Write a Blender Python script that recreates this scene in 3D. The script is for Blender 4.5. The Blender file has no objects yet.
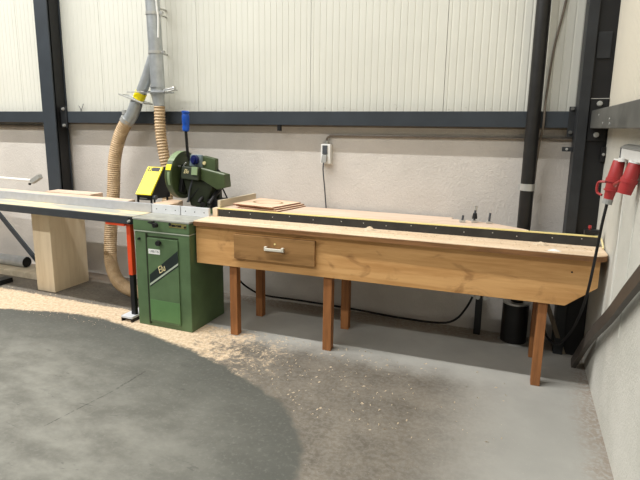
import bpy, bmesh, math, random
from mathutils import Vector, Matrix
random.seed(7)
SC = bpy.context.scene
COL = SC.collection
PI = math.pi

# ------------------------------------------------------------------ materials
def lin(c):
    def f(v):
        v /= 255.0
        return v / 12.92 if v <= 0.04045 else ((v + 0.055) / 1.055) ** 2.4
    return (f(c[0]), f(c[1]), f(c[2]), 1.0)

class NT:
    """tiny helper to wire shader nodes"""
    def __init__(s, name):
        s.m = bpy.data.materials.new(name); s.m.use_nodes = True
        s.t = s.m.node_tree; s.n = s.t.nodes; s.b = s.n['Principled BSDF']
    def node(s, kind, **kw):
        n = s.n.new(kind)
        for k, v in kw.items(): setattr(n, k, v)
        return n
    def put(s, sock, v):
        if isinstance(v, bpy.types.NodeSocket): s.t.links.new(v, sock)
        else: sock.default_value = v
    def math(s, op, a, b=0.0, c=0.0, clamp=False):
        n = s.node('ShaderNodeMath', operation=op); n.use_clamp = clamp
        s.put(n.inputs[0], a); s.put(n.inputs[1], b); s.put(n.inputs[2], c)
        return n.outputs[0]
    def coords(s): return s.node('ShaderNodeTexCoord').outputs['Object']
    def sep(s, v):
        n = s.node('ShaderNodeSeparateXYZ'); s.put(n.inputs[0], v); return n.outputs
    def scale(s, v, sc):
        n = s.node('ShaderNodeMapping'); s.put(n.inputs['Vector'], v); n.inputs['Scale'].default_value = sc
        return n.outputs[0]
    def noise(s, v, sc, det=4.0, rough=0.55, dist=0.0):
        n = s.node('ShaderNodeTexNoise'); s.put(n.inputs['Vector'], v)
        n.inputs['Scale'].default_value = sc; n.inputs['Detail'].default_value = det
        n.inputs['Roughness'].default_value = rough; n.inputs['Distortion'].default_value = dist
        return n.outputs[0]
    def ramp(s, v, lo, hi, smooth=True):
        n = s.node('ShaderNodeMapRange'); n.interpolation_type = 'SMOOTHSTEP' if smooth else 'LINEAR'
        s.put(n.inputs[0], v); n.inputs[1].default_value = lo; n.inputs[2].default_value = hi
        n.inputs[3].default_value = 0.0; n.inputs[4].default_value = 1.0
        return n.outputs[0]
    def mix(s, f, a, b):
        n = s.node('ShaderNodeMix', data_type='RGBA')
        s.put(n.inputs[0], f); s.put(n.inputs[6], a); s.put(n.inputs[7], b)
        return n.outputs[2]
    def bump(s, h, st=0.3, d=0.01):
        n = s.node('ShaderNodeBump'); n.inputs['Strength'].default_value = st; n.inputs['Distance'].default_value = d
        s.put(n.inputs['Height'], h); s.t.links.new(n.outputs[0], s.b.inputs['Normal'])
    def fin(s, col=None, rough=0.6, metal=0.0, spec=0.4):
        if col is not None: s.put(s.b.inputs['Base Color'], col)
        s.put(s.b.inputs['Roughness'], rough); s.put(s.b.inputs['Metallic'], metal)
        s.b.inputs['Specular IOR Level'].default_value = spec
        return s.m

def paint(name, c, rough=0.5, metal=0.0, vary=0.12, sc=9.0, bump=0.0, spec=0.4):
    t = NT(name); v = t.coords(); n = t.noise(v, sc, 5)
    c = lin(c); d = tuple(x * (1 - vary) for x in c[:3]) + (1,); e = tuple(min(1, x * (1 + vary)) for x in c[:3]) + (1,)
    if bump: t.bump(t.noise(v, sc * 12, 3), bump, 0.002)
    return t.fin(t.mix(t.ramp(n, .3, .7), d, e), rough, metal, spec)

def wood(name, c1, c2, axis='x', sc=6.0, rough=0.6, knots=0.0, kc=(96, 60, 30), speck=0.0, bump=0.15):
    t = NT(name); v = t.coords()
    s = {'x': (0.25, 3, 3), 'y': (3, 0.25, 3), 'z': (3, 3, 0.25)}[axis]
    g = t.noise(t.scale(v, s), sc, 6, .6, .4)
    fine = t.noise(t.scale(v, tuple(q * 6 for q in s)), sc, 3, .6)
    f = t.math('ADD', t.math('MULTIPLY', g, .75), t.math('MULTIPLY', fine, .25))
    col = t.mix(t.ramp(f, .34, .66), lin(c1), lin(c2))
    if knots:
        k = t.noise(t.scale(v, tuple(1.0 if q < 1 else 1.7 for q in s)), 3.6, 4, .55, 1.0)
        col = t.mix(t.math('MULTIPLY', t.ramp(k, .56, .72), knots), col, lin(kc))
    if speck:
        k = t.noise(v, 90, 2)
        col = t.mix(t.math('MULTIPLY', t.ramp(k, .5, .75), speck), col, lin(kc))
    t.bump(f, bump, .003)
    return t.fin(col, rough, 0, .3)

# concrete of the lower walls
def concrete(name, c1, c2, sc=2.0, pore=True):
    t = NT(name); v = t.coords()
    n1 = t.noise(v, sc, 6, .6); n2 = t.noise(v, 30, 4, .6); n3 = t.noise(v, 110, 2, .5)
    col = t.mix(t.ramp(n1, .3, .72), lin(c1), lin(c2))
    sp = t.math('MULTIPLY', t.ramp(n3, .60, .72), .35)
    col = t.mix(sp, col, lin(tuple(min(255, x + 28) for x in c2)))
    t.bump(t.math('ADD', t.noise(t.scale(v, (1, 1, .6)), 60, 5, .62, .3), t.math('MULTIPLY', n3, .4)), .55, .012)
    return t.fin(col, .85, 0, .25)

M = {}
M['wall'] = concrete('painted_plaster', (196, 191, 184), (208, 203, 196))
M['wall_r'] = concrete('rough_concrete', (192, 191, 181), (209, 207, 198))
def cladding(name, c):
    t = NT(name); v = t.coords(); X, Y, Z = t.sep(v)
    col = t.mix(t.ramp(t.noise(v, 1.5, 5), .3, .7), lin(tuple(q-5 for q in c)), lin(c))
    low = t.math('SUBTRACT', 1.0, t.ramp(Z, 1.775, 1.86))
    spot = t.math('MULTIPLY', t.ramp(t.noise(t.scale(v, (1, 1, 1.6)), 22, 6, .75, 1.2), .60, .66), low)
    col = t.mix(t.math('MULTIPLY', spot, .75), col, lin((120, 112, 96)))
    col = t.mix(t.math('MULTIPLY', low, .12), col, lin((170, 160, 140)))
    return t.fin(col, .5, 0, .4)
M['clad'] = cladding('cream_cladding', (214, 213, 202))
M['clad_r'] = cladding('cream_cladding_side', (222, 215, 198))
M['flash'] = paint('brown_flashing', (120, 110, 98), .6)
M['steel'] = paint('dark_grey_steel', (50, 56, 62), .5, 0, .10, 5)
M['steel2'] = paint('charcoal_steel', (38, 40, 42), .55, 0, .25, 6)
M['steel_pale'] = paint('pale_grey_steel', (92, 92, 88), .5, .2, .25, 5)
M['black'] = paint('black_paint', (20, 20, 21), .5, 0, .2)
M['rubber'] = paint('black_rubber', (17, 17, 18), .6)
M['pvc'] = paint('black_pvc', (33, 32, 31), .42, 0, .2)
M['galv'] = paint('galvanised_sheet', (176, 180, 182), .34, .5, .10, 14)
M['zinc'] = paint('zinc_fitting', (190, 190, 186), .35, .5, .08)
M['handle'] = paint('pale_metal', (216, 212, 198), .4, .15, .05)
M['alu'] = paint('aluminium', (184, 185, 188), .42, .25, .05, 20)
M['alu2'] = paint('white_aluminium', (212, 214, 216), .45, .15, .04, 20)
M['rail'] = paint('anthracite_rail', (52, 56, 60), .45, 0, .12)
M['green'] = paint('machine_green', (82, 105, 72), .45, 0, .12, 7)
M['olive'] = paint('olive_green', (62, 75, 45), .45, 0, .12, 9)
M['olive2'] = paint('dark_olive', (38, 45, 28), .5, 0, .2, 9)
M['pale_green'] = paint('pale_green_plate', (128, 146, 110), .4, 0, .06)
M['blue'] = paint('blue_plastic', (24, 78, 172), .35)
M['bluedark'] = paint('dark_blue_dial', (22, 30, 82), .35)
M['bluegrey'] = paint('blue_grey_plate', (120, 136, 142), .4)
M['yellow'] = paint('yellow_plate', (246, 226, 22), .4, 0, .04)
M['orange'] = paint('orange_paint', (218, 74, 32), .45, 0, .08)
M['red'] = paint('red_plastic', (160, 50, 50), .4, 0, .06)
M['white'] = paint('white_plastic', (226, 226, 222), .4, 0, .03)
M['greyp'] = paint('grey_plastic', (150, 150, 146), .45, 0, .05)
M['dgreyp'] = paint('dark_grey_plastic', (72, 76, 82), .45, 0, .08)
M['cream'] = paint('cream_letters', (226, 212, 160), .5, 0, .03)
M['band'] = paint('dark_band', (28, 38, 36), .4, 0, .1)
M['silver'] = paint('silver_line', (178, 188, 170), .4, .2, .04)
M['gold'] = paint('brass_plate', (136, 128, 78), .4, .3, .15, 60)
M['fenceblack'] = paint('dusty_black_face', (48, 47, 44), .7, 0, .2, 12)
M['tape'] = paint('yellow_tape', (236, 220, 150), .45, 0, .05, 60)
M['apron'] = wood('plywood_face', (186, 138, 84), (212, 166, 110), 'x', 4, .5, .6, (122, 82, 46))
M['drawer'] = wood('drawer_ply', (130, 96, 56), (158, 120, 76), 'x', 5, .5, .6, (98, 66, 36))
M['leg'] = wood('leg_pine', (126, 82, 48), (162, 108, 64), 'z', 7, .55, .3, (96, 54, 26))
M['top'] = wood('chipboard_top', (212, 186, 154), (232, 210, 182), 'x', 7, .7, .18, (168, 126, 88), .35)
M['lip'] = wood('brown_lip', (112, 78, 48), (150, 108, 70), 'x', 10, .6, .2)
M['pink'] = wood('pinkish_board', (208, 182, 158), (224, 202, 182), 'x', 5, .7, .1)
M['ply'] = wood('pale_ply', (212, 194, 164), (228, 212, 184), 'z', 3, .6, .12, (184, 150, 110))
M['ply2'] = wood('light_ply_sheet', (216, 184, 154), (234, 208, 182), 'x', 4, .65, .3, (164, 116, 84))
M['plyedge'] = wood('ply_edge', (108, 66, 48), (150, 98, 74), 'x', 14, .7)
M['grey_board'] = wood('grey_board', (186, 174, 150), (206, 194, 172), 'y', 4, .7)
M['stick'] = wood('grey_stick', (96, 86, 72), (124, 112, 94), 'z', 5, .7)
M['dust'] = paint('sawdust', (206, 188, 162), .9, 0, .12, 40)
M['dirt'] = paint('dirt', (132, 108, 84), .9, 0, .25, 40)
M['dusty_alu'] = None

def hose_mat():
    t = NT('ribbed_hose'); v = t.coords()
    n = t.noise(v, 12, 4)
    col = t.mix(t.ramp(n, .3, .7), lin((172, 145, 110)), lin((198, 171, 135)))
    return t.fin(col, .5, 0, .4)
M['hose'] = hose_mat()

def dusty():
    t = NT('dusty_table_plate'); v = t.coords()
    n = t.noise(t.scale(v, (.6, 2, 2)), 4, 5, .6)
    col = t.mix(t.ramp(n, .38, .58), lin((168, 168, 160)), lin((222, 204, 164)))
    return t.fin(col, .6, 0, .3)
M['dusty_alu'] = dusty()
M['table'] = paint('cast_table', (166, 166, 158), .5, .2, .12, 14)

def floor_mat():
    t = NT('workshop_floor'); v = t.coords(); X, Y, Z = t.sep(v)
    nb = t.noise(v, .9, 6, .6); nm = t.noise(v, 5, 6, .65); nf = t.noise(v, 38, 5, .7); ns = t.noise(v, 140, 2, .5)
    # swept disc
    dx = t.math('SUBTRACT', X, CX); dy = t.math('SUBTRACT', Y, CY)
    r = t.math('SQRT', t.math('ADD', t.math('MULTIPLY', dx, dx), t.math('MULTIPLY', dy, dy)))
    wob = t.math('MULTIPLY', t.math('SUBTRACT', nm, .5), .10)
    ang = t.math('DIVIDE', t.math('ARCTAN2', dy, dx), PI)
    fc = t.node('ShaderNodeFloatCurve'); cu = fc.mapping.curves[0]
    tab = [(0, 1.96), (27, 2.036), (36, 2.08), (43, 2.094), (50, 2.063), (59, 2.014), (73, 2.0), (89, 2.045), (105, 2.238), (129, 2.547), (150, 3.1), (180, 3.6)]
    cu.points[0].location = (0, tab[0][1]/4); cu.points[1].location = (1, tab[-1][1]/4)
    for a_, r_ in tab[1:-1]: cu.points.new(a_/180, r_/4)
    fc.mapping.update(); t.put(fc.inputs['Value'], ang)
    redge = t.math('MULTIPLY', fc.outputs[0], 4.0)
    wob = t.math('ADD', wob, t.math('MULTIPLY', t.math('SUBTRACT', nf, .5), .05))
    dist = t.math('SUBTRACT', t.math('ADD', r, wob), redge)          # >0 outside
    soft = t.math('MULTIPLY', t.math('SUBTRACT', 1.0, t.ramp(ang, .06, .17)), .25)
    inside = t.math('SUBTRACT', 1.0, t.ramp(t.math('DIVIDE', dist, t.math('ADD', 1.0, t.math('MULTIPLY', soft, 30.0))), -.03, .02))
    nst = t.noise(t.scale(v, (1.2, 1.9, 1)), 2.6, 8, .66, .1)
    deep = t.ramp(t.math('ADD', dist, t.math('MULTIPLY', nb, .7)), -.75, .35)
    dark = t.mix(t.ramp(nst, .30, .70), lin((100, 99, 92)), lin((131, 130, 122)))
    dark = t.mix(t.math('MULTIPLY', deep, .9), dark, lin((78, 79, 74)))
    dark = t.mix(t.math('MULTIPLY', t.ramp(nf, .5, .72), .30), dark, lin((136, 135, 128)))
    scr = t.noise(t.scale(v, (1.0, 4, 1)), 5, 4, .6, 1.2)
    dark = t.mix(t.math('MULTIPLY', t.ramp(scr, .66, .70), .35), dark, lin((60, 60, 58)))
    # one long scrape across the swept disc
    for (ax, ay, bx, by, wd) in SCR:
        ln = math.hypot(bx-ax, by-ay); ux, uy = (bx-ax)/ln, (by-ay)/ln
        px_ = t.math('SUBTRACT', X, ax); py_ = t.math('SUBTRACT', Y, ay)
        al = t.math('ADD', t.math('MULTIPLY', px_, ux), t.math('MULTIPLY', py_, uy))
        ac = t.math('ABSOLUTE', t.math('ADD', t.math('ADD', t.math('MULTIPLY', px_, -uy), t.math('MULTIPLY', py_, ux)), t.math('MULTIPLY', t.math('SUBTRACT', nm, .5), .02)))
        k = t.math('MULTIPLY', t.math('SUBTRACT', 1.0, t.ramp(ac, wd*.3, wd)), t.math('MULTIPLY', t.ramp(al, 0, .03), t.math('SUBTRACT', 1.0, t.ramp(al, ln-.03, ln))))
        k = t.math('MULTIPLY', k, t.ramp(nf, .40, .58))
        dark = t.mix(t.math('MULTIPLY', k, .7), dark, lin((52, 51, 48)))
    # outside the disc: pale concrete
    pale = t.mix(t.ramp(nb, .3, .7), lin((150, 149, 143)), lin((172, 170, 163)))
    # trodden brown dirt by the disc, fading right, plus painted shade under left table
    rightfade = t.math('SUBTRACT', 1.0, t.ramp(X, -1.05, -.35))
    d_out = t.math('MAXIMUM', t.math('SUBTRACT', 1.0, t.ramp(X, -3.6, -3.0)), t.math('SUBTRACT', 1.0, t.ramp(t.math('ADD', Y, t.math('MULTIPLY', nm, .3)), -.95, -.62)))  # far left term darkens the floor as painted shade of the left table
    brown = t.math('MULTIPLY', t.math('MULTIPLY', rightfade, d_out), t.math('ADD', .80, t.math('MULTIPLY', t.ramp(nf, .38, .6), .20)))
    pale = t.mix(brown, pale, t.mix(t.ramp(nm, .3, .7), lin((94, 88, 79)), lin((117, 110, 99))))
    # sawdust: thick to the left, speckled to the right
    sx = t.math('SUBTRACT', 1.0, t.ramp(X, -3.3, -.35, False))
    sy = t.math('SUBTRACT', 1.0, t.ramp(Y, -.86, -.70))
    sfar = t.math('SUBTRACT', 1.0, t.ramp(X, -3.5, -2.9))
    yy = t.math('MAXIMUM', sy, t.math('MULTIPLY', sfar, .22))  # sawdust thinned under the left table to deepen its painted shade
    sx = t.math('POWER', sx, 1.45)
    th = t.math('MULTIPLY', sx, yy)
    nc1 = t.noise(v, 13, 8, .75, .8); nc2 = t.noise(v, 30, 6, .75, 1.0)
    wx = t.ramp(X, -2.9, -1.8)
    nc = t.math('ADD', t.math('MULTIPLY', nc1, t.math('SUBTRACT', 1.0, t.math('MULTIPLY', wx, .6))), t.math('MULTIPLY', nc2, t.math('MULTIPLY', wx, .6)))
    pat = t.math('ADD', t.math('MULTIPLY', nc, .7), t.math('MULTIPLY', nm, .3))
    saw = t.ramp(t.math('SUBTRACT', t.math('ADD', t.math('MULTIPLY', th, .48), pat), .76), -.03, .09)
    sawc = t.mix(t.ramp(nf, .35, .65), lin((186, 162, 132)), lin((220, 200, 172)))
    pale = t.mix(saw, pale, sawc)
    # brown dirt along the foot of the right hand wall and the back wall
    wr = t.ramp(t.math('ADD', X, t.math('MULTIPLY', nm, .22)), -.06, .12)
    wb = t.ramp(t.math('ADD', Y, t.math('MULTIPLY', nm, .26)), -.12, -.02)
    dirt = t.math('MULTIPLY', t.math('MAXIMUM', wr, wb), t.ramp(nf, .36, .58))
    pale = t.mix(t.math('MULTIPLY', dirt, .55), pale, lin((124, 100, 78)))
    inside = t.math('MAXIMUM', inside, t.math('SUBTRACT', 1.0, t.ramp(Y, -3.6, -2.7)))
    col = t.mix(inside, pale, dark)
    # scattered crumbs
    cr = t.math('MULTIPLY', t.ramp(ns, .70, .76), t.math('MULTIPLY', t.math('SUBTRACT', 1.0, inside), .6))
    col = t.mix(cr, col, lin((214, 200, 176)))
    t.bump(nf, .15, .004)
    rough = t.math('ADD', .5, t.math('MULTIPLY', nm, .25))
    return t.fin(col, rough, 0, .3)
CX, CY, CR = -3.2, -3.2, 2.09
SCR = [(-2.784,-1.658,-2.79,-1.955,.011), (-2.79,-1.955,-2.87,-2.43,.006)]
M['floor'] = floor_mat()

# ------------------------------------------------------------------ mesh builder
class MB:
    def __init__(s): s.v = []; s.f = []; s.mi = []
    def add(s, vs, fs, mi=0):
        o = len(s.v); s.v += [tuple(p) for p in vs]
        s.f += [tuple(i + o for i in f) for f in fs]; s.mi += [mi] * len(fs); return s
    def box(s, x0, x1, y0, y1, z0, z1, mi=0):
        return s.add([(x0,y0,z0),(x1,y0,z0),(x1,y1,z0),(x0,y1,z0),(x0,y0,z1),(x1,y0,z1),(x1,y1,z1),(x0,y1,z1)],
                     [(0,3,2,1),(4,5,6,7),(0,1,5,4),(1,2,6,5),(2,3,7,6),(3,0,4,7)], mi)
    def hexa(s, pts, mi=0):   # 4 bottom, 4 top
        return s.add(pts, [(0,3,2,1),(4,5,6,7),(0,1,5,4),(1,2,6,5),(2,3,7,6),(3,0,4,7)], mi)
    def prism(s, poly, axis, a, b, mi=0):
        def P(u, w, d): return {'y': (u, d, w), 'x': (d, u, w), 'z': (u, w, d)}[axis]
        n = len(poly)
        vs = [P(u, w, a) for u, w in poly] + [P(u, w, b) for u, w in poly]
        fs = [tuple(range(n)), tuple(range(2*n-1, n-1, -1))] + [(i, i+n, (i+1) % n + n, (i+1) % n) for i in range(n)]
        return s.add(vs, fs, mi)
    def cyl(s, p0, p1, r0, r1=None, seg=20, cap=True, mi=0):
        return s.tube([p0, p1], [r0, r0 if r1 is None else r1], seg, cap, mi)
    def tube(s, pts, r, seg=10, cap=True, mi=0):
        pts = [Vector(p) for p in pts]; n = len(pts)
        rs = r if isinstance(r, (list, tuple)) else [r] * n
        T = []
        for i in range(n):
            a = pts[max(0, i-1)]; b = pts[min(n-1, i+1)]; d = (b - a)
            T.append(d.normalized() if d.length > 1e-9 else (T[-1] if T else Vector((0,0,1))))
        up = Vector((0,0,1)) if abs(T[0].z) < .9 else Vector((1,0,0))
        N = (up - T[0] * up.dot(T[0])).normalized(); vs = []
        for i in range(n):
            N = N - T[i] * N.dot(T[i])
            N = N.normalized() if N.length > 1e-6 else T[i].orthogonal().normalized()
            B = T[i].cross(N)
            for k in range(seg):
                a = 2*PI*k/seg
                vs.append(pts[i] + (N*math.cos(a) + B*math.sin(a)) * rs[i])
        fs = []
        for i in range(n-1):
            for k in range(seg):
                k2 = (k+1) % seg
                fs.append((i*seg+k, i*seg+k2, (i+1)*seg+k2, (i+1)*seg+k))
        if cap:
            fs.append(tuple(range(seg-1, -1, -1))); fs.append(tuple((n-1)*seg + k for k in range(seg)))
        return s.add(vs, fs, mi)
    def bar(s, p0, p1, w, h, side=None, mi=0):  # rectangular bar between points; side = direction of width
        p0, p1 = Vector(p0), Vector(p1); d = (p1-p0).normalized()
        side = Vector(side) if side else Vector((0,0,1)).cross(d)
        side = (side - d*side.dot(d)).normalized(); n = d.cross(side)
        a, b = side*w/2, n*h/2
        q = [p0-a-b, p0+a-b, p0+a+b, p0-a+b, p1-a-b, p1+a-b, p1+a+b, p1-a+b]
        return s.hexa(q, mi)
    def build(s, name, mat, parent=None, smooth=False, bev=0.0, segs=2):
        me = bpy.data.meshes.new(name); me.from_pydata(s.v, [], s.f)
        bm = bmesh.new(); bm.from_mesh(me); bmesh.ops.recalc_face_normals(bm, faces=bm.faces); bm.to_mesh(me); bm.free()
        for mm in (mat if isinstance(mat, (list, tuple)) else [mat]): me.materials.append(mm)
        for p, i in zip(me.polygons, s.mi): p.material_index = i
        o = bpy.data.objects.new(name, me); COL.objects.link(o)
        if parent: o.parent = parent
        if bev:
            b = o.modifiers.new('bevel', 'BEVEL'); b.width = bev; b.segments = segs; b.limit_method = 'ANGLE'; b.angle_limit = .6
        if smooth:
            try: me.shade_smooth()
            except Exception:
                for p in me.polygons: p.use_smooth = True
            me.set_sharp_from_angle(angle=math.radians(40))
        return o

def cr(pts, step=.01):
    """Catmull-Rom through pts, sampled about every `step`"""
    P = [Vector(p) for p in pts]; P = [P[0]*2-P[1]] + P + [P[-1]*2-P[-2]]; out = []
    for i in range(1, len(P)-2):
        a, b, c, d = P[i-1:i+3]; n = max(2, int((c-b).length/step))
        for k in range(n):
            t = k/n
            out.append(.5*((2*b)+(c-a)*t+(2*a-5*b+4*c-d)*t*t+(3*b-a-3*c+d)*t**3))
    out.append(P[-2]); return out

def thing(name, label, cat, loc=(0,0,0), rz=0.0, group=None):
    o = bpy.data.objects.new(name, None); COL.objects.link(o)
    o.location = loc; o.rotation_euler = (0,0,rz); o.empty_display_size = .1
    return tag(o, label, cat, group)
def tag(o, label, cat, group=None, kind=None):
    o['label'] = label; o['category'] = cat
    if group: o['group'] = group
    if kind: o['kind'] = kind
    return o
def struct(o): o['kind'] = 'structure'; return o
def text(body, name, size, loc, rot, mat, parent, depth=.0008, shear=0.0, sx=1.0):
    cu = bpy.data.curves.new(name, 'FONT'); cu.body = body; cu.size = size; cu.extrude = depth
    cu.align_x = 'CENTER'; cu.align_y = 'CENTER'; cu.shear = shear
    tmp = bpy.data.objects.new('tmp', cu); COL.objects.link(tmp)
    dg = bpy.context.evaluated_depsgraph_get()
    me = bpy.data.meshes.new_from_object(tmp.evaluated_get(dg)); bpy.data.objects.remove(tmp)
    me.materials.clear(); me.materials.append(mat)
    o = bpy.data.objects.new(name, me); COL.objects.link(o); o.parent = parent
    o.location = loc; o.rotation_euler = rot; o.scale = (sx, 1, 1)
    return o

# ------------------------------------------------------------------ setting
H = 8.3
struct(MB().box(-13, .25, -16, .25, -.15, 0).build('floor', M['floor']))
wb = struct(MB().box(-13, .25, 0, .22, 0, H).build('wall_back', M['wall']))
wr = struct(MB().box(0, .25, -16, -.0005, 0, H).build('wall_right', M['wall_r']))

def ribbed(x0, x1, pitch, groove, depth):
    pts = [(x0, .03), (x0, 0.0)]; x = x0 + pitch*.5
    while x < x1 - pitch*.4:
        pts += [(x-groove, 0), (x-groove*.5, depth), (x+groove*.5, depth), (x+groove, 0)]; x += pitch
    pts += [(x1, 0), (x1, .03)]; return pts
xs = [0.0, -1.13, -2.26, -3.40, -4.55, -5.70, -6.85, -8.0, -9.15]
for i in range(len(xs)-1):
    pts = ribbed(xs[i+1]+.002, xs[i]-.002, .0566, .007, .0026)
    MB().prism([(x, -.03 + d) for x, d in pts], 'z', 1.70, H).build('cladding_panel', M['clad'], wb)
ys = [-.03, -1.15, -2.27, -3.39, -4.51, -5.63]
for i in range(len(ys)-1):
    pts = ribbed(ys[i+1]+.002, ys[i]-.002, .040, .007, .011)
    MB().prism([(-.012 + d, y) for y, d in pts], 'z', 1.70, H).build('cladding_panel', M['clad_r'], wr)
MB().box(-13, -.03, -.012, 0, 1.640, 1.70).build('flashing_strip', M['flash'], wb)

# ------------------------------------------------------------------ steel frame
def bolt(mb, c, d, r=.016):
    c = Vector(c); d = Vector(d).normalized()
    mb.cyl(c, c + d*.006, r*1.35, seg=16); mb.cyl(c + d*.006, c + d*.02, r, seg=6); return mb

col = thing('steel_column', 'dark grey steel column standing behind the left end of the long aluminium fence', 'column', (-5.137, -.11, 0))
m = MB()
m.box(-.087, .087, -.09, -.076, 0, H); m.box(-.087, .087, .066, .08, 0, H); m.box(-.006, .006, -.076, .066, 0, H)
m.build('shaft', M['steel'], col, bev=.002)
MB().box(.006, .076, -.05, .066, 0.012, H).build('recess_fill', M['black'], col)  # black fill paints in the shade of the open web recess
MB().box(-.12, .12, -.10, .085, 0, .012).build('base_plate', M['steel2'], col)

col2 = thing('steel_column', 'black steel column in the corner behind the red plugs', 'column', (-.1, -.13, 0))
m = MB(); m.box(-.096, -.030, -.13, .10, 0, H)
m.build('shaft', M['steel2'], col2, bev=.003)
MB().box(-.030, .099, -.105, .09, 0, 1.699).box(-.030, .087, -.105, .09, 1.70, H).build('recess_fill', M['black'], col2)
MB().box(-.022, .062, -.115, -.105, 2.11, 2.28).build('cover_plate', M['steel2'], col2, bev=.003)
p = MB().box(-.025, .085, -.120, -.105, 1.57, 1.848).build('splice_plate', M['black'], col2, bev=.002)
MB().box(-.025, .085, -.122, -.105, 1.8485, 1.853).build('plate_edge', M['zinc'], p)
for zz in (1.818, 1.61):
    bolt(MB(), (.030, -.120, zz), (0,-1,0), .013).build('bolt', M['zinc'], col2, True)
b = MB().box(-.165, -.096, -.04, -.024, 1.49, 1.522).build('bracket', M['steel2'], col2, bev=.002)
bolt(MB(), (-.135, -.04, 1.506), (0,-1,0), .007).build('bolt', M['zinc'], b, True)
b = MB().box(.070, .098, -.14, -.106, 1.43, 1.53).build('bracket', M['black'], col2, bev=.003)
bolt(MB(), (.084, -.14, 1.48), (0,-1,0), .007).build('bolt', M['zinc'], b, True)

bm1 = thing('steel_beam', 'long dark grey steel beam along the back wall between the two columns', 'beam', (-2.6, -.075, 1.653))
MB().box(-2.45, 2.405, -.037, .037, 0, .118).build('rail', M['steel'], bm1, bev=.004)
e = MB().box(-2.45, -2.37, -.052, -.037, -.05, .165).build('end_plate', M['steel2'], bm1, bev=.002)
for zz in (.142, -.026): bolt(MB(), (-2.405, -.052, zz), (0,-1,0), .012).build('bolt', M['zinc'], e, True)
MB().box(.06, .09, -.03, .0, -.05, 0).build('hanger_clip', M['black'], bm1)
e = MB().box(2.36, 2.405, -.045, -.037, -.06, .15).build('end_plate', M['steel2'], bm1)
bolt(MB(), (2.38, -.045, -.03), (0,-1,0), .010).build('bolt', M['steel_pale'], e, True)
bolt(MB(), (2.38, -.045, .135), (0,-1,0), .010).build('bolt', M['steel_pale'], e, True)
bm2 = thing('steel_beam', 'dark grey steel beam on the back wall left of the left column', 'beam', (-7.0, -.075, 1.653))
MB().box(-3.5, 1.775, -.037, .037, 0, .118).build('rail', M['steel'], bm2, bev=.004)
tag(MB().box(-9, -5.226, -.034, -.0125, 1.585, 1.625).build('wall_pipe', M['flash'], bev=.008), 'brown conduit strip under the steel beam left of the left column', 'conduit')
bm3 = thing('steel_beam', 'grey steel beam on the right wall above the red plugs', 'beam', (-.073, -3.2, 1.653))
MB().box(-.041, .041, -3.3, 2.935, 0, .118).build('rail', M['steel_pale'], bm3, bev=.004)  # paler steel than the back beams, lamp light painted into the colour
m = MB()
for yy, zz in ((2.55,.08),(2.35,.03),(2.12,.05),(2.1,.025)):
    m.cyl((-.041, yy, zz), (-.044, yy, zz), .006, seg=10)
m.build('screw', M['zinc'], bm3)

# ------------------------------------------------------------------ extraction duct
duct = thing('extraction_duct', 'galvanised dust extraction pipe with a branch on the white cladding', 'duct', (-3.735, -.2, 1.8))
def L(x, y, z): return (x+3.735, y+.2, z-1.8)
m = MB().cyl(L(-3.728,-.2,1.99), L(-3.775,-.2,3.6), .064, seg=28); m.build('main_pipe', M['galv'], duct, True)
MB().cyl(L(-3.735,-.2,1.985), L(-3.735,-.2,2.0), .069, seg=28).cyl(L(-3.735,-.2,1.92), L(-3.735,-.2,1.935), .069, seg=28).cyl(L(-3.735,-.2,1.93), L(-3.735,-.2,1.99), .062, seg=28).build('valve_body', M['galv'], duct, True)
MB().cyl(L(-3.735,-.2,1.92), L(-3.722,-.2,1.815), .062, .048, seg=28).build('reducer', M['galv'], duct, True)
for zz in (2.64, 2.30):
    c = MB().cyl(L(-3.728-.029*(zz-1.99),-.2,zz-.013), L(-3.728-.029*(zz-1.99),-.2,zz+.013), .069, seg=28).box(.055,.095,-.012,.012,zz-1.8-.012,zz-1.8+.012).build('pipe_clamp', M['zinc'], duct, True)
    MB().cyl((0, .06, zz-1.8), (0, .17, zz-1.8), .008, seg=8).build('stud', M['zinc'], c)
gate = MB().box(-.10, .13, -.075, .075, .135, .150).build('blast_gate', M['galv'], duct, bev=.002)
MB().cyl(L(-3.66,-.2,1.962), L(-3.53,-.22,1.975), .014, seg=12).cyl(L(-3.54,-.22,1.974), L(-3.525,-.22,1.976), .018, seg=12).build('gate_handle', M['zinc'], gate, True)
MB().tube([L(-3.61,-.25,1.945), L(-3.55,-.25,1.95), L(-3.53,-.24,1.96), L(-3.53,-.18,1.96)], .006).build('wire_bracket', M['zinc'], gate, True)
br = MB().tube(cr([L(-3.765,-.2,2.26), L(-3.84,-.2,2.10), L(-3.93,-.2,1.935), L(-3.985,-.2,1.85)], .03), .052, 24).build('branch_pipe', M['galv'], duct, True)
MB().cyl(L(-3.925,-.2,1.945), L(-3.96,-.2,1.888), .056, seg=24).build('yellow_band', M['yellow'], br, True)
g2 = MB()
for a, b2 in ((L(-4.13,-.26,1.925), L(-3.86,-.26,1.84)), (L(-4.13,-.14,1.925), L(-3.86,-.14,1.84))):
    g2.bar(a, b2, .02, .012, (0,1,0))
g2.bar(L(-4.13,-.27,1.925), L(-4.13,-.13,1.925), .022, .012, (1,0,-.3)); g2.bar(L(-3.86,-.27,1.84), L(-3.86,-.13,1.84), .022, .012, (1,0,-.3))
g2.box(.0-.3, -.02, -.075, -.065, .14, .15)
g2 = g2.build('slide_gate', M['zinc'], duct, bev=.002)
MB().bar(L(-4.10,-.2,1.918), L(-3.88,-.2,1.85), .11, .004, (0,1,0)).build('gate_blade', M['galv'], g2)
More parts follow.
